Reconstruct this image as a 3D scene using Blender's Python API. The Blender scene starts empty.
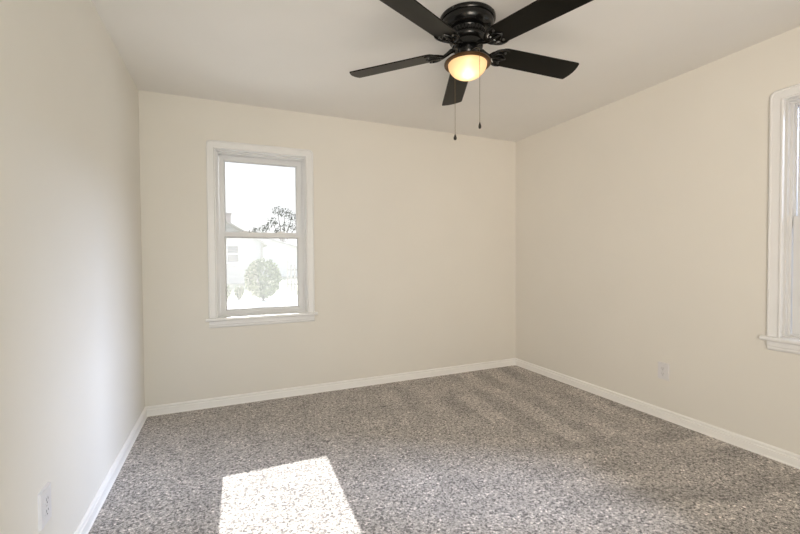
import bpy, bmesh, math, random
from mathutils import Vector, Matrix

S = bpy.context.scene
COL = S.collection
PI = math.pi

# ------------------------------------------------------------------ camera
YAW, PITCH, ROLL = 0.4096, -0.0220, -0.0064
cy, sy, cp, sp = math.cos(YAW), math.sin(YAW), math.cos(PITCH), math.sin(PITCH)
fwd = Vector((sy * cp, cy * cp, sp))
rgt = Vector((cy, -sy, 0))
upv = rgt.cross(fwd)
r2 = rgt * math.cos(ROLL) + upv * math.sin(ROLL)
u2 = -rgt * math.sin(ROLL) + upv * math.cos(ROLL)
cam = bpy.data.cameras.new('camera')
cam.sensor_fit = 'HORIZONTAL'
cam.sensor_width = 36.0
cam.lens = 398.07 * 36.0 / 800.0
cam.clip_start = 0.02
cam.clip_end = 300
cam_o = bpy.data.objects.new('camera', cam)
COL.objects.link(cam_o)
cam_o.matrix_world = Matrix(((r2.x, u2.x, -fwd.x, 0), (r2.y, u2.y, -fwd.y, 0), (r2.z, u2.z, -fwd.z, 1.181), (0, 0, 0, 1)))
S.camera = cam_o

# ------------------------------------------------------------------ world, sun, daylight, exposure
S.view_settings.view_transform = 'Standard'
S.view_settings.look = 'None'
S.view_settings.gamma = 1.0
S.view_settings.use_curve_mapping = False
S.view_settings.exposure = 1.05
S.cycles.use_denoising = True
S.cycles.max_bounces = 12
S.cycles.diffuse_bounces = 8
S.cycles.sample_clamp_indirect = 6.0

world = bpy.data.worlds.new('sky')
S.world = world
world.use_nodes = True
wn, wl = world.node_tree.nodes, world.node_tree.links
wn.clear()
wo = wn.new('ShaderNodeOutputWorld')
wb = wn.new('ShaderNodeBackground')
wtc = wn.new('ShaderNodeTexCoord')
wsx = wn.new('ShaderNodeSeparateXYZ')
wr = wn.new('ShaderNodeValToRGB')
wr.color_ramp.elements[0].position = 0.0
wr.color_ramp.elements[0].color = (1.0, 0.985, 0.96, 1)
wr.color_ramp.elements[1].position = 0.7
wr.color_ramp.elements[1].color = (0.72, 0.83, 1.0, 1)
wl.new(wtc.outputs['Generated'], wsx.inputs[0])
wl.new(wsx.outputs['Z'], wr.inputs[0])
wl.new(wr.outputs[0], wb.inputs['Color'])
wb.inputs['Strength'].default_value = 0.60
wl.new(wb.outputs[0], wo.inputs['Surface'])


def add_light(name, kind, energy, color, loc, direction, **kw):
    L = bpy.data.lights.new(name, kind)
    L.energy = energy
    L.color = color
    for k, v in kw.items():
        setattr(L, k, v)
    o = bpy.data.objects.new(name, L)
    COL.objects.link(o)
    o.location = loc
    o.rotation_euler = Vector(direction).to_track_quat('-Z', 'Y').to_euler()
    return o


add_light('sun', 'SUN', 7.0, (1.0, 0.98, 0.955), (2, 20, 14), (-0.026, -1.0, -0.638), angle=math.radians(0.53))
# daylight: the bright part of the sky beyond the right window; then two added fill lamps behind the camera
add_light('daylight_right_window', 'AREA', 375, (0.64, 0.74, 1.0), (6.7, -0.74, 2.90), (-3.65, 1.56, -1.5),
          shape='RECTANGLE', size=1.0, size_y=1.3)
add_light('rear_fill', 'AREA', 10.2, (0.92, 0.99, 0.89), (0.45, -0.95, 1.15), (0.12, 1, 0.08),
          shape='RECTANGLE', size=1.4, size_y=2.0)  # added soft fill to even out the room, no such source seen
add_light('rear_fill_warm', 'AREA', 8.7, (1.0, 0.81, 0.66), (0.15, -1.05, 1.20), (0.62, 1, 0.20),
          shape='RECTANGLE', size=0.9, size_y=1.6, spread=math.radians(100))  # added warm fill aimed at the far right corner, not a known lamp


# ------------------------------------------------------------------ materials
def new_mat(name):
    m = bpy.data.materials.new(name)
    m.use_nodes = True
    nt = m.node_tree
    return m, nt.nodes, nt.links, nt.nodes['Principled BSDF']


def mat(name, col, rough=0.5, metal=0.0, spec=0.5, noise=0.0, scale=40.0, bump=0.0, bscale=200.0, coat=0.0):
    m, n, l, p = new_mat(name)
    p.inputs['Base Color'].default_value = (*col, 1)
    p.inputs['Roughness'].default_value = rough
    p.inputs['Metallic'].default_value = metal
    p.inputs['Specular IOR Level'].default_value = spec
    p.inputs['Coat Weight'].default_value = coat
    tc = n.new('ShaderNodeTexCoord')
    if noise:
        t = n.new('ShaderNodeTexNoise')
        t.inputs['Scale'].default_value = scale
        t.inputs['Detail'].default_value = 4
        l.new(tc.outputs['Object'], t.inputs['Vector'])
        r = n.new('ShaderNodeValToRGB')
        r.color_ramp.elements[0].position = 0.3
        r.color_ramp.elements[1].position = 0.7
        r.color_ramp.elements[0].color = (*[c * (1 - noise) for c in col], 1)
        r.color_ramp.elements[1].color = (*[min(1, c * (1 + noise)) for c in col], 1)
        l.new(t.outputs['Fac'], r.inputs[0])
        l.new(r.outputs[0], p.inputs['Base Color'])
    if bump:
        t = n.new('ShaderNodeTexNoise')
        t.inputs['Scale'].default_value = bscale
        t.inputs['Detail'].default_value = 3
        l.new(tc.outputs['Object'], t.inputs['Vector'])
        b = n.new('ShaderNodeBump')
        b.inputs['Strength'].default_value = bump
        b.inputs['Distance'].default_value = 0.002
        l.new(t.outputs['Fac'], b.inputs['Height'])
        l.new(b.outputs[0], p.inputs['Normal'])
    return m


M = {}
M['wall'] = mat('cream_wall_paint', (0.77, 0.745, 0.690), 0.75, spec=0.25, noise=0.012, scale=2.0, bump=0.08, bscale=260)
M['ceiling'] = mat('ceiling_paint', (0.81, 0.795, 0.77), 0.9, spec=0.1, noise=0.01, scale=3.0, bump=0.1, bscale=180)
M['trim'] = mat('white_trim_paint', (0.91, 0.90, 0.88), 0.35, spec=0.5, noise=0.01, scale=8)
M['vinyl'] = mat('white_window_vinyl', (0.72, 0.725, 0.73), 0.4, spec=0.5, noise=0.01, scale=8)
M['wintrim'] = mat('white_window_trim_paint', (0.80, 0.80, 0.80), 0.35, spec=0.5, noise=0.01, scale=8)
M['plate'] = mat('white_outlet_plastic', (0.73, 0.72, 0.73), 0.3, spec=0.5, noise=0.01, scale=20)
M['slot'] = mat('dark_outlet_slot', (0.05, 0.045, 0.04), 0.6, noise=0.05)
M['screw'] = mat('painted_screw', (0.6, 0.59, 0.57), 0.35, metal=0.6, noise=0.02)
M['gasket'] = mat('grey_gasket', (0.30, 0.29, 0.28), 0.6, noise=0.05)
M['black'] = mat('black_fan_metal', (0.006, 0.006, 0.0055), 0.22, metal=0.35, spec=0.6, noise=0.1, scale=30)
M['bronze'] = mat('dark_bronze_metal', (0.095, 0.050, 0.020), 0.35, metal=0.55, spec=0.5, noise=0.15, scale=25)
M['chain'] = mat('brass_chain_metal', (0.22, 0.17, 0.11), 0.35, metal=0.9, noise=0.1)
M['steel'] = mat('dark_steel_screw', (0.10, 0.10, 0.095), 0.3, metal=0.9, noise=0.1)
M['fob'] = mat('dark_wood_fob', (0.012, 0.009, 0.007), 0.35, noise=0.2)


def blade_mat():
    m, n, l, p = new_mat('dark_wood_blade')
    tc = n.new('ShaderNodeTexCoord')
    mp = n.new('ShaderNodeMapping')
    mp.inputs['Scale'].default_value = (1.5, 30, 30)
    t = n.new('ShaderNodeTexNoise')
    t.inputs['Scale'].default_value = 3
    t.inputs['Detail'].default_value = 6
    r = n.new('ShaderNodeValToRGB')
    r.color_ramp.elements[0].color = (0.002, 0.0018, 0.001, 1)
    r.color_ramp.elements[1].color = (0.005, 0.0042, 0.0026, 1)
    l.new(tc.outputs['Object'], mp.inputs[0])
    l.new(mp.outputs[0], t.inputs['Vector'])
    l.new(t.outputs['Fac'], r.inputs[0])
    l.new(r.outputs[0], p.inputs['Base Color'])
    p.inputs['Roughness'].default_value = 0.34
    p.inputs['Specular IOR Level'].default_value = 0.16
    return m


M['blade'] = blade_mat()


def bowl_mat():
    m, n, l, p = new_mat('frosted_amber_glass')
    n.remove(p)
    out = n['Material Output']
    tr = n.new('ShaderNodeBsdfTranslucent')
    tr.inputs['Color'].default_value = (1.0, 0.78, 0.55, 1)
    di = n.new('ShaderNodeBsdfDiffuse')
    di.inputs['Color'].default_value = (0.85, 0.72, 0.56, 1)
    tp = n.new('ShaderNodeBsdfTransparent')
    tp.inputs['Color'].default_value = (1.0, 0.84, 0.62, 1)
    gl = n.new('ShaderNodeBsdfGlossy')
    gl.inputs['Roughness'].default_value = 0.2
    t = n.new('ShaderNodeTexNoise')
    t.inputs['Scale'].default_value = 35
    tcx = n.new('ShaderNodeTexCoord')
    l.new(tcx.outputs['Object'], t.inputs['Vector'])
    m1 = n.new('ShaderNodeMixShader')
    m1.inputs[0].default_value = 0.35
    m2 = n.new('ShaderNodeMixShader')
    mr = n.new('ShaderNodeMapRange')
    mr.inputs['To Min'].default_value = 0.05
    mr.inputs['To Max'].default_value = 0.09
    l.new(t.outputs['Fac'], mr.inputs['Value'])
    l.new(mr.outputs[0], m2.inputs[0])
    m3 = n.new('ShaderNodeMixShader')
    m3.inputs[0].default_value = 0.04
    l.new(tr.outputs[0], m1.inputs[1])
    l.new(di.outputs[0], m1.inputs[2])
    l.new(m1.outputs[0], m2.inputs[1])
    l.new(tp.outputs[0], m2.inputs[2])
    l.new(m2.outputs[0], m3.inputs[1])
    l.new(gl.outputs[0], m3.inputs[2])
    l.new(m3.outputs[0], out.inputs['Surface'])
    return m


M['bowl'] = bowl_mat()


def emit_mat(name, col, strength):
    m, n, l, p = new_mat(name)
    p.inputs['Base Color'].default_value = (*col, 1)
    p.inputs['Emission Color'].default_value = (*col, 1)
    p.inputs['Emission Strength'].default_value = strength
    return m


M['bulb'] = emit_mat('lit_bulb', (1.0, 0.85, 0.60), 2.5)


def glass_mat():
    m, n, l, p = new_mat('window_glass')
    n.remove(p)
    out = n['Material Output']
    tp = n.new('ShaderNodeBsdfTransparent')
    tp.inputs['Color'].default_value = (0.98, 0.987, 0.985, 1)
    gl = n.new('ShaderNodeBsdfGlossy')
    gl.inputs['Roughness'].default_value = 0.02
    fr = n.new('ShaderNodeFresnel')
    fr.inputs['IOR'].default_value = 1.2
    mx = n.new('ShaderNodeMixShader')
    l.new(fr.outputs[0], mx.inputs[0])
    l.new(tp.outputs[0], mx.inputs[1])
    l.new(gl.outputs[0], mx.inputs[2])
    l.new(mx.outputs[0], out.inputs['Surface'])
    return m


M['glass'] = glass_mat()


def screen_mat():
    m, n, l, p = new_mat('fine_insect_mesh')
    n.remove(p)
    out = n['Material Output']
    tp = n.new('ShaderNodeBsdfTransparent')
    tr = n.new('ShaderNodeBsdfTranslucent')
    tr.inputs['Color'].default_value = (0.62, 0.62, 0.62, 1)
    mx = n.new('ShaderNodeMixShader')
    mx.inputs[0].default_value = 0.16
    l.new(tp.outputs[0], mx.inputs[1])
    l.new(tr.outputs[0], mx.inputs[2])
    l.new(mx.outputs[0], out.inputs['Surface'])
    return m


M['screen'] = screen_mat()


def carpet_mat():
    m, n, l, p = new_mat('grey_brown_cut_pile_carpet')
    tc = n.new('ShaderNodeTexCoord')

    def tex(scale, detail, vec=None, rough=0.5):
        t = n.new('ShaderNodeTexNoise')
        t.inputs['Scale'].default_value = scale
        t.inputs['Detail'].default_value = detail
        t.inputs['Roughness'].default_value = rough
        l.new(vec or tc.outputs['Object'], t.inputs['Vector'])
        return t

    def mrange(sock, a, b, c, d, smooth=False):
        q = n.new('ShaderNodeMapRange')
        if smooth:
            q.interpolation_type = 'SMOOTHSTEP'
        for i, v in zip(('From Min', 'From Max', 'To Min', 'To Max'), (a, b, c, d)):
            q.inputs[i].default_value = v
        l.new(sock, q.inputs['Value'])
        return q.outputs[0]

    def math_(op, a, b):
        q = n.new('ShaderNodeMath')
        q.operation = op
        for i, v in enumerate((a, b)):
            if isinstance(v, (int, float)):
                q.inputs[i].default_value = v
            else:
                l.new(v, q.inputs[i])
        return q.outputs[0]

    tuft = tex(190, 2, rough=0.6)
    clump = tex(85, 3, rough=0.65)
    coarse = tex(46, 2, rough=0.6)
    pile = math_('ADD', math_('ADD', math_('MULTIPLY', tuft.outputs['Fac'], 0.40), math_('MULTIPLY', clump.outputs['Fac'], 0.46)),
                 math_('MULTIPLY', coarse.outputs['Fac'], 0.14))
    ramp = n.new('ShaderNodeValToRGB')
    e = ramp.color_ramp.elements
    e[0].position = 0.385
    e[0].color = (0.050, 0.0445, 0.041, 1)
    e[1].position = 0.64
    e[1].color = (0.78, 0.725, 0.685, 1)
    e.new(0.455).color = (0.300, 0.275, 0.256, 1)
    e.new(0.53).color = (0.450, 0.415, 0.388, 1)
    l.new(pile, ramp.inputs[0])

    # strokes of the vacuum cleaner: the nap lies one way or the other
    def strokes(ang, width, seed):
        mp = n.new('ShaderNodeMapping')
        mp.inputs['Rotation'].default_value = (0, 0, ang)
        mp.inputs['Location'].default_value = (seed, seed * 0.37, 0)
        l.new(tc.outputs['Object'], mp.inputs[0])
        w = n.new('ShaderNodeTexWave')
        w.wave_type = 'BANDS'
        w.bands_direction = 'X'
        w.inputs['Scale'].default_value = PI / width / 10
        w.inputs['Distortion'].default_value = 3.5
        w.inputs['Detail'].default_value = 2
        w.inputs['Detail Scale'].default_value = 0.8
        l.new(mp.outputs[0], w.inputs['Vector'])
        return mrange(w.outputs['Fac'], 0.25, 0.75, 0.0, 1.0, True)

    sxyz = n.new('ShaderNodeSeparateXYZ')
    l.new(tc.outputs['Object'], sxyz.inputs[0])
    s1 = strokes(math.radians(4), 0.30, 0.3)          # along the room on the far side
    s2 = strokes(math.radians(104), 0.30, 1.7)        # across the room on the near side
    warp = math_('ADD', sxyz.outputs['Y'], mrange(tex(1.6, 2).outputs['Fac'], 0.3, 0.7, -0.5, 0.5))
    patch = mrange(warp, 1.75, 2.0, 0, 1, True)
    mixn = n.new('ShaderNodeMix')
    l.new(patch, mixn.inputs[0])
    l.new(s2, mixn.inputs[2])
    l.new(s1, mixn.inputs[3])
    side = math_('MULTIPLY', mrange(sxyz.outputs['X'], 0.9, 1.8, 0.25, 1, True), mrange(tex(1.7, 3).outputs['Fac'], 0.38, 0.6, 0.1, 1.1, True))
    worn = mrange(tex(4, 4).outputs['Fac'], 0.3, 0.7, -0.10, 0.10)
    swing = math_('MULTIPLY', math_('SUBTRACT', mixn.outputs[0], 0.5), math_('MULTIPLY', side, 0.27))
    # single tufts: most alike, a few dark gaps and a few pale tips
    vor = n.new('ShaderNodeTexVoronoi')
    vor.inputs['Scale'].default_value = 105
    l.new(tc.outputs['Object'], vor.inputs['Vector'])
    vsep = n.new('ShaderNodeSeparateXYZ')
    l.new(vor.outputs['Color'], vsep.inputs[0])
    vr = n.new('ShaderNodeValToRGB')
    ve = vr.color_ramp.elements
    ve[0].position = 0.10
    ve[0].color = (0.22, 0.22, 0.22, 1)
    ve[1].position = 0.97
    ve[1].color = (0.80, 0.80, 0.80, 1)
    ve.new(0.26).color = (0.46, 0.46, 0.46, 1)
    ve.new(0.82).color = (0.56, 0.56, 0.56, 1)
    l.new(vsep.outputs['X'], vr.inputs[0])
    tufts = math_('MULTIPLY', vr.outputs[0], 2.12)
    gain = math_('MULTIPLY', math_('ADD', math_('ADD', swing, worn), 1.0), tufts)
    sc = n.new('ShaderNodeVectorMath')
    sc.operation = 'SCALE'
    l.new(ramp.outputs[0], sc.inputs[0])
    l.new(gain, sc.inputs['Scale'])
    l.new(sc.outputs[0], p.inputs['Base Color'])
    p.inputs['Roughness'].default_value = 1.0
    p.inputs['Specular IOR Level'].default_value = 0.05
    p.inputs['Sheen Weight'].default_value = 0.15
    p.inputs['Sheen Roughness'].default_value = 0.6
    b = n.new('ShaderNodeBump')
    b.inputs['Strength'].default_value = 0.8
    b.inputs['Distance'].default_value = 0.006
    l.new(pile, b.inputs['Height'])
    l.new(b.outputs[0], p.inputs['Normal'])
    return m


M['carpet'] = carpet_mat()


def siding_mat(name, col, step=0.12):
    m, n, l, p = new_mat(name)
    tc = n.new('ShaderNodeTexCoord')
    sx = n.new('ShaderNodeSeparateXYZ')
    l.new(tc.outputs['Object'], sx.inputs[0])
    q = n.new('ShaderNodeMath')
    q.operation = 'MULTIPLY'
    q.inputs[1].default_value = 1 / step
    l.new(sx.outputs['Z'], q.inputs[0])
    fr = n.new('ShaderNodeMath')
    fr.operation = 'FRACT'
    l.new(q.outputs[0], fr.inputs[0])
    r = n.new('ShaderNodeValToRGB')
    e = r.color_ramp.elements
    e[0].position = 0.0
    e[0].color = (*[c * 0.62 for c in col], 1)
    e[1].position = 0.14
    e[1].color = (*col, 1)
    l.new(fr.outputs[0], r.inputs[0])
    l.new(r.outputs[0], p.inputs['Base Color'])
    b = n.new('ShaderNodeBump')
    b.inputs['Distance'].default_value = 0.02
    l.new(fr.outputs[0], b.inputs['Height'])
    l.new(b.outputs[0], p.inputs['Normal'])
    p.inputs['Roughness'].default_value = 0.6
    return m


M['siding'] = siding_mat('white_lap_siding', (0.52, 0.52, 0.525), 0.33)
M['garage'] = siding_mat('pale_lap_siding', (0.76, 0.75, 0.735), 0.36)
M['roof'] = mat('pale_shingles', (0.52, 0.50, 0.48), 0.9, noise=0.15, scale=6)
M['brick'] = mat('grey_brick', (0.50, 0.46, 0.44), 0.9, noise=0.15, scale=8)
M['lawn'] = mat('dry_lawn', (0.36, 0.36, 0.26), 1.0, noise=0.25, scale=3, bump=0.4, bscale=40)
M['concrete'] = mat('pale_concrete', (0.72, 0.71, 0.69), 0.9, noise=0.06, scale=3)
M['leaf'] = mat('green_leaves', (0.17, 0.20, 0.09), 0.6, noise=0.35, scale=4)
M['leaf_dark'] = mat('dark_leaves', (0.10, 0.105, 0.085), 0.6, noise=0.35, scale=3)
M['bark'] = mat('grey_bark', (0.12, 0.10, 0.085), 0.9, noise=0.25, scale=12)
M['fence'] = mat('weathered_fence', (0.42, 0.39, 0.36), 0.9, noise=0.15, scale=6)
M['dark_pane'] = mat('dark_house_glass', (0.10, 0.11, 0.12), 0.08, noise=0.05)
M['outer'] = mat('outside_wall', (0.6, 0.58, 0.54), 0.8, noise=0.05)


# ------------------------------------------------------------------ mesh helpers
def obj(name, bm, m, parent=None, loc=None, smooth=None, bevel=0.0):
    if bevel:
        es = [e for e in bm.edges if len(e.link_faces) == 2 and e.calc_face_angle(0) > 0.6]
        bmesh.ops.bevel(bm, geom=es, offset=bevel, segments=2, affect='EDGES', profile=0.6)
    bmesh.ops.recalc_face_normals(bm, faces=bm.faces)
    me = bpy.data.meshes.new(name)
    bm.to_mesh(me)
    bm.free()
    for mm in (m if isinstance(m, (list, tuple)) else [m]):
        me.materials.append(mm)
    if smooth is not None:
        for p in me.polygons:
            p.use_smooth = True
        me.set_sharp_from_angle(angle=math.radians(smooth))
    o = bpy.data.objects.new(name, me)
    COL.objects.link(o)
    if parent:
        o.parent = parent
    if loc:
        o.location = loc
    return o


def box(bm, x0, x1, y0, y1, z0, z1, mi=0):
    v = [bm.verts.new((x, y, z)) for z in (z0, z1) for (x, y) in ((x0, y0), (x1, y0), (x1, y1), (x0, y1))]
    for f in ((3, 2, 1, 0), (4, 5, 6, 7), (0, 1, 5, 4), (1, 2, 6, 5), (2, 3, 7, 6), (3, 0, 4, 7)):
        bm.faces.new([v[i] for i in f]).material_index = mi


def boxbm(*a):
    bm = bmesh.new()
    box(bm, *a)
    return bm


def lathe(bm, prof, n=48, cx=0, cyy=0, cap=True):
    rings = []
    for r, z in prof:
        if r < 1e-6:
            rings.append([bm.verts.new((cx, cyy, z))])
        else:
            rings.append([bm.verts.new((cx + r * math.cos(2 * PI * i / n), cyy + r * math.sin(2 * PI * i / n), z)) for i in range(n)])
    for a, b in zip(rings, rings[1:]):
        for i in range(n):
            j = (i + 1) % n
            if len(a) == 1 and len(b) == 1:
                continue
            if len(a) == 1:
                bm.faces.new((a[0], b[j], b[i]))
            elif len(b) == 1:
                bm.faces.new((a[i], a[j], b[0]))
            else:
                bm.faces.new((a[i], a[j], b[j], b[i]))
    if cap:
        for rg in (rings[0], rings[-1]):
            if len(rg) > 2:
                bm.faces.new(rg)


def tube(bm, pts, rad, n=8):
    """tube along pts; rad one value or one per point"""
    pts = [Vector(p) for p in pts]
    rr = rad if isinstance(rad, (list, tuple)) else [rad] * len(pts)
    rings = []
    prev = None
    for i, p in enumerate(pts):
        t = (pts[min(i + 1, len(pts) - 1)] - pts[max(i - 1, 0)]).normalized()
        if prev is None:
            a = t.orthogonal().normalized()
        else:
            a = (prev - t * prev.dot(t)).normalized()
        prev = a
        b = t.cross(a)
        rings.append([bm.verts.new(p + (a * math.cos(2 * PI * k / n) + b * math.sin(2 * PI * k / n)) * rr[i]) for k in range(n)])
    for a, b in zip(rings, rings[1:]):
        for k in range(n):
            bm.faces.new((a[k], a[(k + 1) % n], b[(k + 1) % n], b[k]))
    bm.faces.new(rings[0])
    bm.faces.new(rings[-1])


def prism(bm, outline, z0, z1):
    """outline in xy extruded from z0 to z1"""
    a = [bm.verts.new((x, y, z0)) for x, y in outline]
    b = [bm.verts.new((x, y, z1)) for x, y in outline]
    n = len(outline)
    bm.faces.new(a)
    bm.faces.new(b)
    for i in range(n):
        j = (i + 1) % n
        bm.faces.new((a[i], a[j], b[j], b[i]))


def prism_y(bm, outline, y0, y1):
    """outline in xz extruded along y"""
    a = [bm.verts.new((x, y0, z)) for x, z in outline]
    b = [bm.verts.new((x, y1, z)) for x, z in outline]
    n = len(outline)
    bm.faces.new(a)
    bm.faces.new(b)
    for i in range(n):
        j = (i + 1) % n
        bm.faces.new((a[i], a[j], b[j], b[i]))


def empty(name, loc, rz=0.0):
    o = bpy.data.objects.new(name, None)
    o.empty_display_size = 0.1
    COL.objects.link(o)
    o.location = loc
    o.rotation_euler = (0, 0, rz)
    return o


def tag(o, label, cat, group=None):
    o['label'] = label
    o['category'] = cat
    if group:
        o['group'] = group
    return o


def struct(o, label=None, cat=None):
    o['kind'] = 'structure'
    if label:
        o['label'] = label
    if cat:
        o['category'] = cat
    return o


def copy_tree(o, parent=None):
    c = o.copy()
    COL.objects.link(c)
    if parent:
        c.parent = parent
    for ch in list(o.children):
        copy_tree(ch, c)
    return c


# ------------------------------------------------------------------ room shell
XL, XR, YB, YR, H = -0.5848, 2.9025, 3.4998, -0.75, 2.44
T = 0.16
CXB, CYR = 0.279, 0.855            # window centres along the back and the right wall
OW, OZ0, OZ1 = 0.36, 0.692, 2.064  # half width, bottom and top of the window openings


def holed(name, a0, a1, h0, h1, z0, z1, zt, map_):
    """wall slab between a0..a1 along its run with one opening; map_(run, depth, z) gives the point"""
    bm = bmesh.new()
    A, Z = [a0, h0, h1, a1], [0, z0, z1, zt]
    vs = {}
    for d in (0, 1):
        for i, a in enumerate(A):
            for k, z in enumerate(Z):
                vs[d, i, k] = bm.verts.new(map_(a, d * T, z))
    for d in (0, 1):
        for i in range(3):
            for k in range(3):
                if (i, k) == (1, 1) or (i == 1 and Z[k] == Z[k + 1]):
                    continue
                bm.faces.new((vs[d, i, k], vs[d, i + 1, k], vs[d, i + 1, k + 1], vs[d, i, k + 1]))
    for (i, k), (i2, k2) in (((1, 1), (2, 1)), ((2, 1), (2, 2)), ((2, 2), (1, 2)), ((1, 2), (1, 1))):
        bm.faces.new((vs[0, i, k], vs[0, i2, k2], vs[1, i2, k2], vs[1, i, k]))
    ring = [(0, 0), (1, 0), (2, 0), (3, 0), (3, 1), (3, 2), (3, 3), (2, 3), (1, 3), (0, 3), (0, 2), (0, 1)]
    for p, q in zip(ring, ring[1:] + ring[:1]):
        bm.faces.new((vs[(0,) + p], vs[(0,) + q], vs[(1,) + q], vs[(1,) + p]))
    return struct(obj(name, bm, M['wall']))


holed('wall_back', XL - T, XR + T, CXB - OW, CXB + OW, OZ0, OZ1, H, lambda a, d, z: (a, YB + d, z))
holed('wall_right', YR - T, YB, CYR - OW, CYR + OW, OZ0, OZ1, H, lambda a, d, z: (XR + d, a, z))
struct(obj('wall_left', boxbm(XL - T, XL, YR - T, YB, 0, H), M['wall']))
bm = bmesh.new()                                     # rear wall behind the camera; its doorway is added to let the fill in
prism_y(bm, [(XL, 0), (-0.30, 0), (-0.30, 2.1), (1.2, 2.1), (1.2, 0), (XR, 0), (XR, H), (XL, H)], YR - T, YR)
struct(obj('wall_rear', bm, M['wall']))
bm = bmesh.new()
box(bm, XL - T, XR + T, YR - T - 0.6, YB + T, -0.2, 0)
struct(obj('floor', bm, M['carpet']), 'grey brown cut pile carpet with vacuum strokes over the whole floor', 'carpet')
struct(obj('ceiling', boxbm(XL - T, XR + T, YR - T - 0.6, YB + T, H, H + 0.2), M['ceiling']))

# baseboards: flat board with an eased cap
HB, TB = 0.0745, 0.0135
PROF = [(0, 0), (TB + 0.004, 0), (TB + 0.004, 0.006), (TB, 0.010), (TB, HB - 0.026), (TB - 0.006, HB - 0.022), (TB - 0.006, HB - 0.018), (TB - 0.002, HB - 0.015),
        (TB - 0.002, HB - 0.008), (TB - 0.006, HB - 0.003), (0.004, HB), (0, HB)]


def baseboard(name, p0, p1, inward):
    bm = bmesh.new()
    p0, p1, iv = Vector(p0), Vector(p1), Vector(inward)
    a = [bm.verts.new(p0 + iv * d + Vector((0, 0, z))) for d, z in PROF]
    b = [bm.verts.new(p1 + iv * d + Vector((0, 0, z))) for d, z in PROF]
    n = len(PROF)
    bm.faces.new(a)
    bm.faces.new(b)
    for i in range(n):
        bm.faces.new((a[i], a[(i + 1) % n], b[(i + 1) % n], b[i]))
    struct(obj(name, bm, M['trim']))


baseboard('baseboard_left', (XL, YR, 0), (XL, YB, 0), (1, 0, 0))
baseboard('baseboard_back', (XL, YB, 0), (XR, YB, 0), (0, -1, 0))
baseboard('baseboard_right', (XR, YR, 0), (XR, YB, 0), (-1, 0, 0))


# ------------------------------------------------------------------ windows
def sweep_rect(bm, hw, z0, z1, prof, closed=True, rfac=0.0, narc=5):
    """prof: (s, d) offsets outward from the rectangle hw,z0..z1 and depth d; swept round it (or up, over and down)"""
    cols = []
    for s, d in prof:
        w, zb, zt = hw + s, z0 - s, z1 + s
        r = max(1e-4, abs(s) * rfac)
        pts = []
        if closed:
            pts += [(-w, zb), (-w, zt), (w, zt), (w, zb)]
        else:
            pts.append((-w, z0))
            if rfac:
                for k in range(narc + 1):
                    t = PI - k / narc * PI / 2
                    pts.append((-w + r + r * math.cos(t), zt - r + r * math.sin(t)))
                for k in range(narc + 1):
                    t = PI / 2 - k / narc * PI / 2
                    pts.append((w - r + r * math.cos(t), zt - r + r * math.sin(t)))
            else:
                pts += [(-w, zt), (w, zt)]
            pts.append((w, z0))
        cols.append([bm.verts.new((x, d, z)) for x, z in pts])
    n = len(cols[0])
    m = len(cols)
    for i in range(m):
        a, b = cols[i], cols[(i + 1) % m]
        for k in range(n if closed else n - 1):
            bm.faces.new((a[k], a[(k + 1) % n], b[(k + 1) % n], b[k]))
    if not closed:
        bm.faces.new([c[0] for c in cols])
        bm.faces.new([c[-1] for c in cols])


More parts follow.
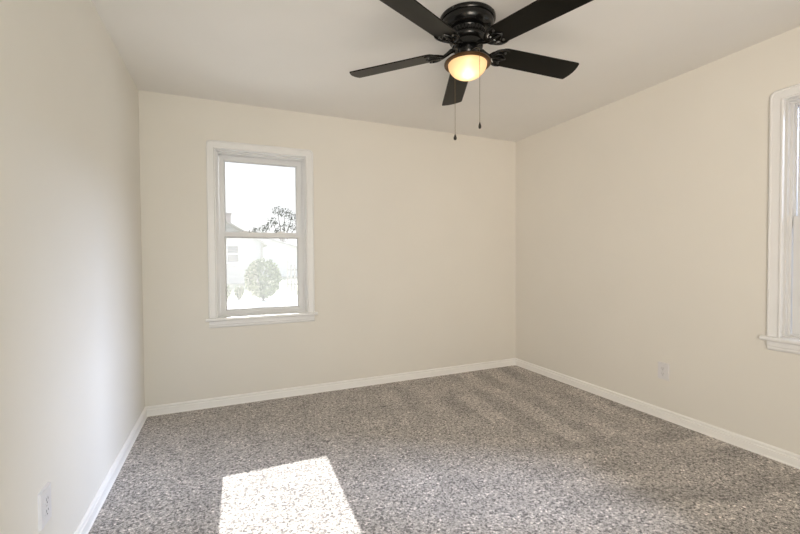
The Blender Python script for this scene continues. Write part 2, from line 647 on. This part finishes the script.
def make_window(name, loc, rz):
    root = struct(empty(name, loc, rz))
    bm = bmesh.new()          # casing: back band, flat, inner bead
    sweep_rect(bm, 0.354, 0.715, 2.058, [(0, 0.0), (0, -0.020), (0.003, -0.023), (0.009, -0.023), (0.012, -0.019), (0.014, -0.015),
                                         (0.052, -0.017), (0.054, -0.021), (0.060, -0.021), (0.0655, -0.015), (0.0655, 0.0)],
               closed=False, rfac=0.5)
    obj('casing', bm, M['wintrim'], root, smooth=35)
    bm = bmesh.new()          # stool: rounded nose
    nose = [(0.04, 0.690), (0.04, 0.7148), (-0.036, 0.7148), (-0.042, 0.711), (-0.044, 0.7025), (-0.042, 0.694), (-0.036, 0.690)]
    for s in (-1,):
        a = [bm.verts.new((-0.440, d, z)) for d, z in nose]
        b = [bm.verts.new((0.440, d, z)) for d, z in nose]
        bm.faces.new(a)
        bm.faces.new(b)
        for i in range(len(nose)):
            j = (i + 1) % len(nose)
            bm.faces.new((a[i], a[j], b[j], b[i]))
    # the stool's back part narrows to fit the opening
    for v in bm.verts:
        if v.co.y > 0:
            v.co.y = 0.0
    box(bm, -0.358, 0.358, 0.0, 0.045, 0.6925, 0.7148)
    obj('window_sill', bm, M['wintrim'], root, smooth=40)
    bm = bmesh.new()          # apron with a moulded foot
    ap = [(0, 0.690), (-0.020, 0.690), (-0.020, 0.660), (-0.016, 0.655), (-0.016, 0.646), (-0.011, 0.637), (-0.004, 0.633), (0, 0.633)]
    a = [bm.verts.new((-0.416, d, z)) for d, z in ap]
    b = [bm.verts.new((0.416, d, z)) for d, z in ap]
    bm.faces.new(a)
    bm.faces.new(b)
    for i in range(len(ap)):
        j = (i + 1) % len(ap)
        bm.faces.new((a[i], a[j], b[j], b[i]))
    obj('apron', bm, M['wintrim'], root)
    bm = bmesh.new()          # jamb liner with stops and the two tracks
    sweep_rect(bm, 0.334, 0.735, 2.036, [(0, 0.040), (0.012, 0.040), (0.012, 0.012), (0.026, 0.012), (0.026, 0.158), (0, 0.158), (0, 0.124),
                                         (0.006, 0.122), (0.006, 0.088), (0, 0.086), (0, 0.080), (0.006, 0.080), (0.006, 0.046), (0, 0.044)])
    obj('jamb', bm, M['vinyl'], root)
    bm = bmesh.new()          # outside sill, sloped
    v = [(-0.36, 0.046, 0.693), (0.36, 0.046, 0.693), (0.36, 0.22, 0.693), (-0.36, 0.22, 0.693),
         (-0.36, 0.046, 0.735), (0.36, 0.046, 0.735), (0.36, 0.22, 0.710), (-0.36, 0.22, 0.710)]
    v = [bm.verts.new(c) for c in v]
    for f in ((3, 2, 1, 0), (4, 5, 6, 7), (0, 1, 5, 4), (1, 2, 6, 5), (2, 3, 7, 6), (3, 0, 4, 7)):
        bm.faces.new([v[i] for i in f])
    obj('outer_sill', bm, M['vinyl'], root)

    def sash(nm, z0, z1, gz0, gz1, d0, d1):
        gw = 0.287
        bm = bmesh.new()
        # stiles and rails as one frame with a chamfer round the glass
        def ring(hw, za, zb, d):
            return [bm.verts.new((x, d, z)) for x, z in ((-hw, za), (-hw, zb), (hw, zb), (hw, za))]
        R = [ring(0.332, z0, z1, d0), ring(gw + 0.008, gz0 - 0.008, gz1 + 0.008, d0), ring(gw + 0.006, gz0 - 0.006, gz1 + 0.006, d0 + 0.006),
             ring(gw, gz0, gz1, d0 + 0.011), ring(gw, gz0, gz1, d1 - 0.004), ring(gw + 0.004, gz0 - 0.004, gz1 + 0.004, d1), ring(0.332, z0, z1, d1)]
        for a, b in zip(R, R[1:] + R[:1]):
            for k in range(4):
                bm.faces.new((a[k], a[(k + 1) % 4], b[(k + 1) % 4], b[k]))
        s = obj(nm, bm, M['vinyl'], root)
        bm = bmesh.new()
        dm = (d0 + d1) / 2
        box(bm, -gw - .002, gw + .002, dm - 0.0005, dm + 0.0035, gz0 - .002, gz1 + .002)
        obj('glass', bm, M['glass'], s)
        bm = bmesh.new()      # dark glazing gasket line round the pane
        g = gw
        for a0, a1, c0, c1 in ((-g, g, gz1 - 0.004, gz1), (-g, g, gz0, gz0 + 0.003), (-g, -g + 0.003, gz0, gz1), (g - 0.003, g, gz0, gz1)):
            box(bm, a0, a1, dm - 0.004, dm - 0.001, c0, c1)
        obj('glazing_gasket', bm, M['gasket'], s)
        return s

    lo = sash('lower_sash', 0.7355, 1.405, 0.768, 1.360, 0.047, 0.079)
    sash('upper_sash', 1.362, 2.035, 1.405, 1.990, 0.089, 0.121)
    for x in (-0.15, 0.15):   # cam locks on the meeting rail
        bm = bmesh.new()
        box(bm, x - 0.03, x + 0.03, 0.052, 0.075, 1.405, 1.410)
        lathe(bm, [(0.011, 1.410), (0.011, 1.418), (0.008, 1.420)], 16, x, 0.064)
        box(bm, x - 0.004, x + 0.034, 0.058, 0.068, 1.412, 1.419)
        obj('sash_lock', bm, M['vinyl'], lo)
    bm = bmesh.new()          # finger rail along the bottom rail
    box(bm, -0.25, 0.25, 0.041, 0.047, 0.749, 0.755)
    obj('lift_rail', bm, M['vinyl'], lo)
    bm = bmesh.new()
    vs = [bm.verts.new((x, 0.140, z)) for x, z in ((-0.318, 0.752), (0.318, 0.752), (0.318, 1.385), (-0.318, 1.385))]
    bm.faces.new(vs)
    sc = obj('insect_screen', bm, M['screen'], root)
    bm = bmesh.new()
    sweep_rect(bm, 0.318, 0.752, 1.385, [(0, 0.136), (0.0155, 0.136), (0.0155, 0.144), (0, 0.144)])
    obj('screen_frame', bm, M['vinyl'], sc)
    return root


w1 = make_window('window_1', (CXB, YB, 0), 0)
w2 = copy_tree(w1)
w2.name = 'window_2'
w2.location = (XR, CYR, 0)
w2.rotation_euler = (0, 0, -PI / 2)
struct(w1, 'white double hung window in the back wall with a bush outside', 'window')
struct(w2, 'white double hung window cut by the right edge of the picture', 'window')


# ------------------------------------------------------------------ ceiling fan
FX, FY = 1.180, 1.806
fan = tag(empty('ceiling_fan', (FX, FY, H)), 'black five-blade ceiling fan with lit amber bowl light and pull chains', 'ceiling fan')
Z = lambda z: z - H
bm = bmesh.new()
lathe(bm, [(0.0, Z(2.44)), (0.144, Z(2.44)), (0.146, Z(2.437)), (0.146, Z(2.423)), (0.143, Z(2.419)), (0.138, Z(2.418))], 64)
obj('ceiling_plate', bm, M['black'], fan, smooth=40)
bm = bmesh.new()
lathe(bm, [(0.138, Z(2.419)), (0.138, Z(2.405)), (0.135, Z(2.392)), (0.128, Z(2.381)), (0.118, Z(2.374)), (0.106, Z(2.371)), (0.092, Z(2.3705)),
           (0.089, Z(2.367)), (0.088, Z(2.343)), (0.090, Z(2.340)), (0.095, Z(2.338)), (0.097, Z(2.332)), (0.095, Z(2.322)), (0.088, Z(2.315)), (0.074, Z(2.312))], 64)
obj('motor_housing', bm, M['black'], fan, smooth=40)
for k in range(4):
    t = 0.5 + k * PI / 2
    bm = bmesh.new()
    c, s_ = math.cos(t), math.sin(t)
    tube(bm, [(0.144 * c, 0.144 * s_, Z(2.430)), (0.1485 * c, 0.1485 * s_, Z(2.430)), (0.150 * c, 0.150 * s_, Z(2.430))], [0.005, 0.005, 0.003], 10)
    obj('housing_screw', bm, M['steel'], fan)
bm = bmesh.new()                                       # vent slots' ribbed ring under the drum
for k in range(30):
    t = 2 * PI * k / 30
    c, s_ = math.cos(t), math.sin(t)
    tube(bm, [(0.0885 * c, 0.0885 * s_, Z(2.366)), (0.088 * c, 0.088 * s_, Z(2.344))], 0.0035, 6)
obj('vent_ring', bm, M['black'], fan, smooth=50)
bm = bmesh.new()
lathe(bm, [(0.072, Z(2.313)), (0.080, Z(2.311)), (0.081, Z(2.288)), (0.076, Z(2.282)), (0.048, Z(2.280))], 48)
obj('flywheel', bm, M['black'], fan, smooth=40)
bm = bmesh.new()
lathe(bm, [(0.050, Z(2.281)), (0.050, Z(2.252)), (0.046, Z(2.247)), (0.036, Z(2.245))], 40)
obj('switch_housing', bm, M['black'], fan, smooth=40)
bm = bmesh.new()                                       # bronze fitter dome that carries the bowl
lathe(bm, [(0.036, Z(2.2455)), (0.042, Z(2.243)), (0.060, Z(2.2375)), (0.082, Z(2.230)), (0.102, Z(2.222)), (0.115, Z(2.215)), (0.1215, Z(2.209)), (0.1225, Z(2.204)),
           (0.1215, Z(2.199)), (0.117, Z(2.196)), (0.110, Z(2.1965)), (0.106, Z(2.199)), (0.103, Z(2.203)), (0.098, Z(2.213)), (0.060, Z(2.227)), (0.0, Z(2.233))], 64)
fit = obj('light_fitter', bm, M['bronze'], fan, smooth=40)
bm = bmesh.new()
prof = []
for k in range(17):
    t = k / 16 * PI / 2
    prof.append((0.1015 * math.cos(t) if k < 16 else 0.0, Z(2.2015 - 0.075 * math.sin(t))))
lathe(bm, prof, 56, cap=False)
obj('glass_bowl', bm, M['bowl'], fan, smooth=80)
bm = bmesh.new()
lathe(bm, [(0.0, Z(2.160)), (0.012, Z(2.162)), (0.021, Z(2.170)), (0.024, Z(2.181)), (0.021, Z(2.193)), (0.013, Z(2.206)), (0.012, Z(2.226))], 24)
obj('light_bulb', bm, M['bulb'], fan, smooth=60)
L = bpy.data.lights.new('bulb_light', 'POINT')
L.energy = 0.19
L.color = (1.0, 0.76, 0.46)
L.shadow_soft_size = 0.02
lo = bpy.data.objects.new('bulb_light', L)
COL.objects.link(lo)
lo.parent = fan
lo.location = (-0.01, -0.02, Z(2.160))

# one blade with its bracket along +X, copied round
ZB, RB, WB = 2.275, 0.660, 0.140
PITCHB = 0.203


def blade_outline():
    r0, w0 = 0.165, 0.130
    pts = []
    n = 8
    for k in range(n + 1):                             # rounded root
        t = PI / 2 + k / n * PI
        pts.append((r0 + 0.045 + 0.045 * math.cos(t), w0 / 2 * math.sin(t)))
    for k in range(5):                                  # widening edge
        f = (k + 1) / 5
        pts.append((r0 + 0.045 + f * (RB - 0.006 - r0 - 0.045), -(w0 / 2 + f * (WB - w0) / 2)))
    for k in range(7):                                  # slightly bowed tip with eased corners
        y = -WB / 2 + 0.003 + k / 6 * (WB - 0.006)
        pts.append((RB + 0.015 * (1 - (2 * y / WB) ** 2), y))
    for k in range(5):
        f = 1 - k / 5
        pts.append((r0 + 0.045 + f * (RB - 0.006 - r0 - 0.045), (w0 / 2 + f * (WB - w0) / 2)))
    return pts


bm = bmesh.new()
prism(bm, blade_outline(), 0.0, 0.006)
blade_me = obj('blade', bm, M['blade'], fan, bevel=0.0012)
bm = bmesh.new()                                       # bracket: stem, open leaf loop and centre rib under the blade root
tube(bm, [(0.066, 0, 0.016), (0.088, 0, 0.014), (0.108, 0, 0.003), (0.130, 0, -0.006), (0.160, 0, -0.006), (0.225, 0, -0.004)],
     [0.012, 0.012, 0.010, 0.009, 0.008, 0.005], 10)
loop = []
for k in range(31):
    t = -PI * 0.86 + k / 30 * PI * 1.72
    loop.append((0.193 - 0.052 * math.cos(t * 0.8), 0.061 * math.sin(t * 0.72), -0.004))
tube(bm, loop, [0.0035 + 0.0045 * math.sin(PI * k / 30) for k in range(31)], 8)
for s_ in (-1, 1):
    tube(bm, [(0.148, 0, -0.005), (0.165, s_ * 0.024, -0.006), (0.192, s_ * 0.030, -0.005), (0.212, s_ * 0.014, -0.004), (0.224, 0, -0.004)], 0.0045, 8)
    tube(bm, [(0.130, 0, -0.005), (0.140, s_ * 0.024, -0.005), (0.162, s_ * 0.046, -0.005), (0.190, s_ * 0.050, -0.005)], [0.008, 0.0065, 0.005, 0.003], 8)
for v in bm.verts:
    if v.co.z > 0 and v.co.x > 0.14:
        v.co.z = min(v.co.z, 0.0)
br = obj('blade_bracket', bm, M['black'], blade_me, smooth=60)
for (x, y) in ((0.205, 0.040), (0.205, -0.040), (0.222, 0.0)):
    bm = bmesh.new()
    lathe(bm, [(0.0, -0.0095), (0.004, -0.009), (0.006, -0.007), (0.006, -0.001)], 14, x, y)
    obj('blade_screw', bm, M['steel'], blade_me, smooth=60)
blades = [blade_me] + [copy_tree(blade_me, fan) for _ in range(4)]
for b, ang in zip(blades, (-6.2, 66.2, 136.6, 206.9, 283.9)):      # evenly spaced within a degree or two, tips drooping a little
    b.location = (0, 0, Z(ZB))
    b.rotation_mode = 'XYZ'
    b.rotation_euler = (-PITCHB, 0.037, math.radians(ang))

# pull chains: beads on a fine line, a turned fob at the end
def chain(dx, dy, z_bot, fr, fh):
    bm = bmesh.new()
    top = Z(2.236)
    n = int((top - Z(z_bot + fh)) / 0.0052)
    out = Vector((dx, dy, 0))
    un = out.normalized()
    tube(bm, [un * 0.046 + Vector((0, 0, Z(2.2565))), un * 0.085 + Vector((0, 0, Z(2.250))), un * 0.115 + Vector((0, 0, Z(2.230))), out + Vector((0, 0, Z(2.212))),
              out + Vector((0, 0, Z(z_bot + fh)))], 0.0011, 6)
    zz = Z(2.208)
    while zz > Z(z_bot + fh):
        lathe(bm, [(0.0, zz + 0.0017), (0.0013, zz + 0.001), (0.0017, zz), (0.0013, zz - 0.001), (0.0, zz - 0.0017)], 6, dx, dy, cap=False)
        zz -= 0.0055
    c = obj('pull_chain', bm, M['chain'], fan)
    bm = bmesh.new()
    zb = Z(z_bot)
    lathe(bm, [(0.0, zb), (fr * 0.7, zb + 0.003), (fr, zb + fh * 0.28), (fr * 0.95, zb + fh * 0.45), (fr * 0.55, zb + fh * 0.75), (fr * 0.35, zb + fh * 0.93), (0.0, zb + fh)], 16, dx, dy, cap=False)
    obj('fob', bm, M['fob'], c, smooth=60)


chain(1.1916 - FX, 1.9504 - FY, 1.845, 0.0095, 0.035)
chain(1.1750 - FX, 1.6876 - FY, 1.828, 0.0075, 0.035)


# ------------------------------------------------------------------ outlets
def outlet(loc, rz, label, w=0.080, h=0.124):
    root = tag(empty('wall_outlet', loc, rz), label, 'outlet')
    bm = bmesh.new()
    box(bm, -w / 2, w / 2, -0.0085, 0, -h / 2, h / 2)
    for v in bm.verts:                                  # the plate's face is smaller than its back
        if v.co.y < -0.001:
            v.co.x *= 0.94
            v.co.z *= 0.96
    obj('cover_plate', bm, M['plate'], root, bevel=0.0012)
    for s_ in (-1, 1):
        bm = bmesh.new()
        out = []
        for k in range(24):
            t = 2 * PI * k / 24
            out.append((max(-0.0145, min(0.0145, 0.0172 * math.cos(t))), 0.0172 * math.sin(t) * 0.86 + s_ * 0.0195))
        prism_y(bm, out, -0.0105, -0.0080)
        r = obj('receptacle', bm, M['plate'], root)
        bm = bmesh.new()
        z0 = s_ * 0.0195
        box(bm, -0.0078, -0.0056, -0.0109, -0.0100, z0 - 0.001, z0 + 0.0085)
        box(bm, 0.0056, 0.0078, -0.0109, -0.0100, z0 + 0.0005, z0 + 0.0078)
        prism_y(bm, [(0.0025 * math.cos(a), z0 - 0.0085 + 0.0028 * math.sin(a)) for a in [2 * PI * i / 10 for i in range(10)]], -0.0109, -0.0100)
        obj('slot', bm, M['slot'], r)
    bm = bmesh.new()
    prism_y(bm, [(0.003 * math.cos(a), 0.003 * math.sin(a)) for a in [2 * PI * i / 12 for i in range(12)]], -0.0100, -0.0080)
    obj('screw', bm, M['screw'], root)


outlet((XR, 1.879, 0.348), -PI / 2, 'white wall outlet on the right wall, left of the cut-off window')
outlet((XL, 1.709, 0.346), PI / 2, 'white wall outlet low on the left wall at the bottom corner', 0.084, 0.124)

# ------------------------------------------------------------------ outside the back window
GZ = -0.70
struct(obj('ground', boxbm(-30, 40, 20.2, 90, GZ - 0.5, GZ - 0.02), M['lawn']))
bm = bmesh.new()
v = [(-14, 4.2), (22, 4.2), (22, 27.0), (-14, 15.2)]
prism(bm, v, GZ - 0.5, GZ)
drive = struct(obj('trim_1', bm, M['concrete']))
drive.name = 'driveway'
bm = bmesh.new()
prism(bm, [(-14, 15.2), (22, 27.0), (22, 27.6), (-14, 20.3)], GZ - 0.5, GZ - 0.005)
lw = struct(obj('lawn', bm, M['lawn']))


def house(name, label, cat, x0, x1, y0, y1, zw, apex, wall_m, over=0.25):
    root = tag(empty(name, ((x0 + x1) / 2, y0, GZ)), label, cat)
    ox, oy, oz = root.location
    bm = bmesh.new()
    prism_y(bm, [(x0 - ox, 0), (x1 - ox, 0), (x1 - ox, zw - oz), (0, apex - oz), (x0 - ox, zw - oz)], 0, y1 - y0)
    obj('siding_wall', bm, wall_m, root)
    sl = (apex - zw) / ((x1 - x0) / 2)
    hw = (x1 - x0) / 2 + over
    ze = apex - oz - sl * hw
    bm = bmesh.new()
    t = 0.16
    prism_y(bm, [(-hw, ze), (0, apex - oz), (hw, ze), (hw, ze + t), (0, apex - oz + t), (-hw, ze + t)], -0.3, y1 - y0 + 0.3)
    obj('roof', bm, M['roof'], root)
    return root


hs = house('house', 'white sided house with a chimney behind the window, left side', 'house', -4.98, 2.58, 33, 42, 2.41, 4.68, M['siding'], 0.35)
hx, hy = hs.location.x, hs.location.y
bm = bmesh.new()
box(bm, -0.10 - hx, 0.36 - hx, 5.0, 5.5, 3.0 - GZ, 5.20 - GZ)
box(bm, -0.16 - hx, 0.42 - hx, 4.94, 5.56, 5.10 - GZ, 5.26 - GZ)
obj('chimney', bm, M['brick'], hs)
bm = bmesh.new()
for a0, a1, c0, c1 in ((-0.09, 0.03, 0.86, 2.33), (0.81, 0.93, 0.86, 2.33), (0.03, 0.81, 2.21, 2.33), (0.03, 0.81, 0.86, 0.98), (0.03, 0.81, 1.55, 1.63)):
    box(bm, a0 - hx, a1 - hx, -0.06, 0.0, c0 - GZ, c1 - GZ)
hw_ = obj('window_frame', bm, M['vinyl'], hs)
obj('pane', boxbm(0.03 - hx, 0.81 - hx, -0.02, 0.0, 0.98 - GZ, 2.21 - GZ), M['dark_pane'], hw_)
bm = bmesh.new()
tube(bm, [(2.50 - hx, -0.08, 2.45 - GZ), (2.50 - hx, -0.08, 0.05)], 0.06, 8)
obj('downspout', bm, M['fence'], hs)
gr = house('garage', 'pale low garage beside the white house, behind the bush', 'garage', -1.8, 7.95, 43.5, 51, 2.11, 3.53, M['garage'])
gx = gr.location.x
bm = bmesh.new()
box(bm, 4.05 - gx, 6.9 - gx, -0.05, 0.0, 0.02, 2.1)
obj('garage_door', bm, M['vinyl'], gr)

random.seed(7)


def foliage(bm, c, rad, n, leaf, squash=(1, 1, 1), shell=0.55):
    for _ in range(n):
        d = Vector((random.gauss(0, 1), random.gauss(0, 1), random.gauss(0, 1))).normalized()
        r = rad * (shell + (1 - shell) * random.random() ** 0.6)
        p = Vector(c) + Vector((d.x * r * squash[0], d.y * r * squash[1], d.z * r * squash[2]))
        a = Vector((random.gauss(0, 1), random.gauss(0, 1), random.gauss(0, 1))).normalized()
        b = a.orthogonal().normalized()
        c2 = a.cross(b)
        s = leaf * random.uniform(0.6, 1.3)
        vs = [bm.verts.new(p + b * s), bm.verts.new(p + c2 * s * 0.5 + a * s * 0.1), bm.verts.new(p - b * s), bm.verts.new(p - c2 * s * 0.5 + a * s * 0.1)]
        bm.faces.new(vs)


def bush(name, label, cat, x, y, w, h, n, leaf, m):
    root = tag(empty(name, (x, y, GZ)), label, cat)
    bm = bmesh.new()
    foliage(bm, (0, 0, h / 2 + 0.06), w / 2, n, leaf, (1, 1, h / w), 0.6)
    obj('foliage', bm, m, root)
    bm = bmesh.new()
    for k in range(5):
        t = 2 * PI * k / 5
        tube(bm, [(0.03 * math.cos(t), 0.03 * math.sin(t), -0.02), (0.1 * math.cos(t), 0.1 * math.sin(t), h * 0.3), (w * 0.28 * math.cos(t), w * 0.28 * math.sin(t), h * 0.75)],
             [0.03, 0.025, 0.012], 6)
    obj('stems', bm, M['bark'], root)


bush('bush', 'large round green bush outside the back window', 'bush', 1.50, 19.2, 1.60, 1.86, 2600, 0.075, M['leaf'])
for k, (x, w, h) in enumerate(((-0.08, 0.50, 0.62), (0.50, 0.46, 0.55))):
    bush('shrub', ('leftmost low shrub outside the back window', 'small low shrub between the leftmost shrub and the round bush')[k], 'shrub', x, 20.3, w, h, 500, 0.05, M['leaf'])


def tree(label, x, y, trunk_h, blobs, seed):
    random.seed(seed)
    root = tag(empty('tree', (x, y, GZ)), label, 'tree')
    bm = bmesh.new()
    for (bx, by, bz, br_, n) in blobs:
        foliage(bm, (bx - x, by - y, bz - GZ), br_, n, 0.125, (1, 1, 0.8), 0.25)
    obj('foliage', bm, M['leaf_dark'], root)
    bm = bmesh.new()
    tube(bm, [(0, 0, -0.05), (0.05, 0, trunk_h * 0.5), (0.0, 0, trunk_h)], [0.2, 0.15, 0.1], 8)
    for (bx, by, bz, br_, n) in blobs:
        e = Vector((bx - x, by - y, bz - GZ))
        tube(bm, [(0, 0, trunk_h * 0.8), e * 0.55 + Vector((0, 0, trunk_h * 0.35)), e], [0.08, 0.05, 0.02], 6)
    obj('trunk', bm, M['bark'], root)


tree('large loose tree above the garage roof at the window right', 6.9, 55.5, 4.6,
     [(6.3, 55.5, 7.6, 0.85, 120), (7.3, 55.9, 7.4, 0.95, 150), (8.2, 55.5, 7.0, 1.0, 150), (5.6, 55.5, 6.2, 0.80, 110), (7.2, 55.2, 5.6, 0.95, 130), (8.7, 55.5, 5.6, 1.1, 140), (6.3, 55.5, 4.9, 0.6, 70)], 3)
tree('lower loose tree above the roofs at the window middle', 4.2, 57, 3.8,
     [(3.6, 57, 5.1, 0.62, 90), (4.6, 57, 5.3, 0.68, 100), (5.2, 57, 5.6, 0.6, 70), (3.0, 57, 4.7, 0.45, 50)], 5)

fn = tag(empty('fence', (3.2, 24, GZ)), 'grey picket fence beside the round bush at the window right', 'fence')
for k in range(9):
    obj('picket', boxbm(k * 0.2, k * 0.2 + 0.09, -0.015, 0.015, -0.03, 1.55 + 0.25 * (k % 4 == 0)), M['fence'], fn)
for z in (0.35, 1.2):
    obj('rail', boxbm(0, 1.75, 0.015, 0.05, z, z + 0.08), M['fence'], fn)
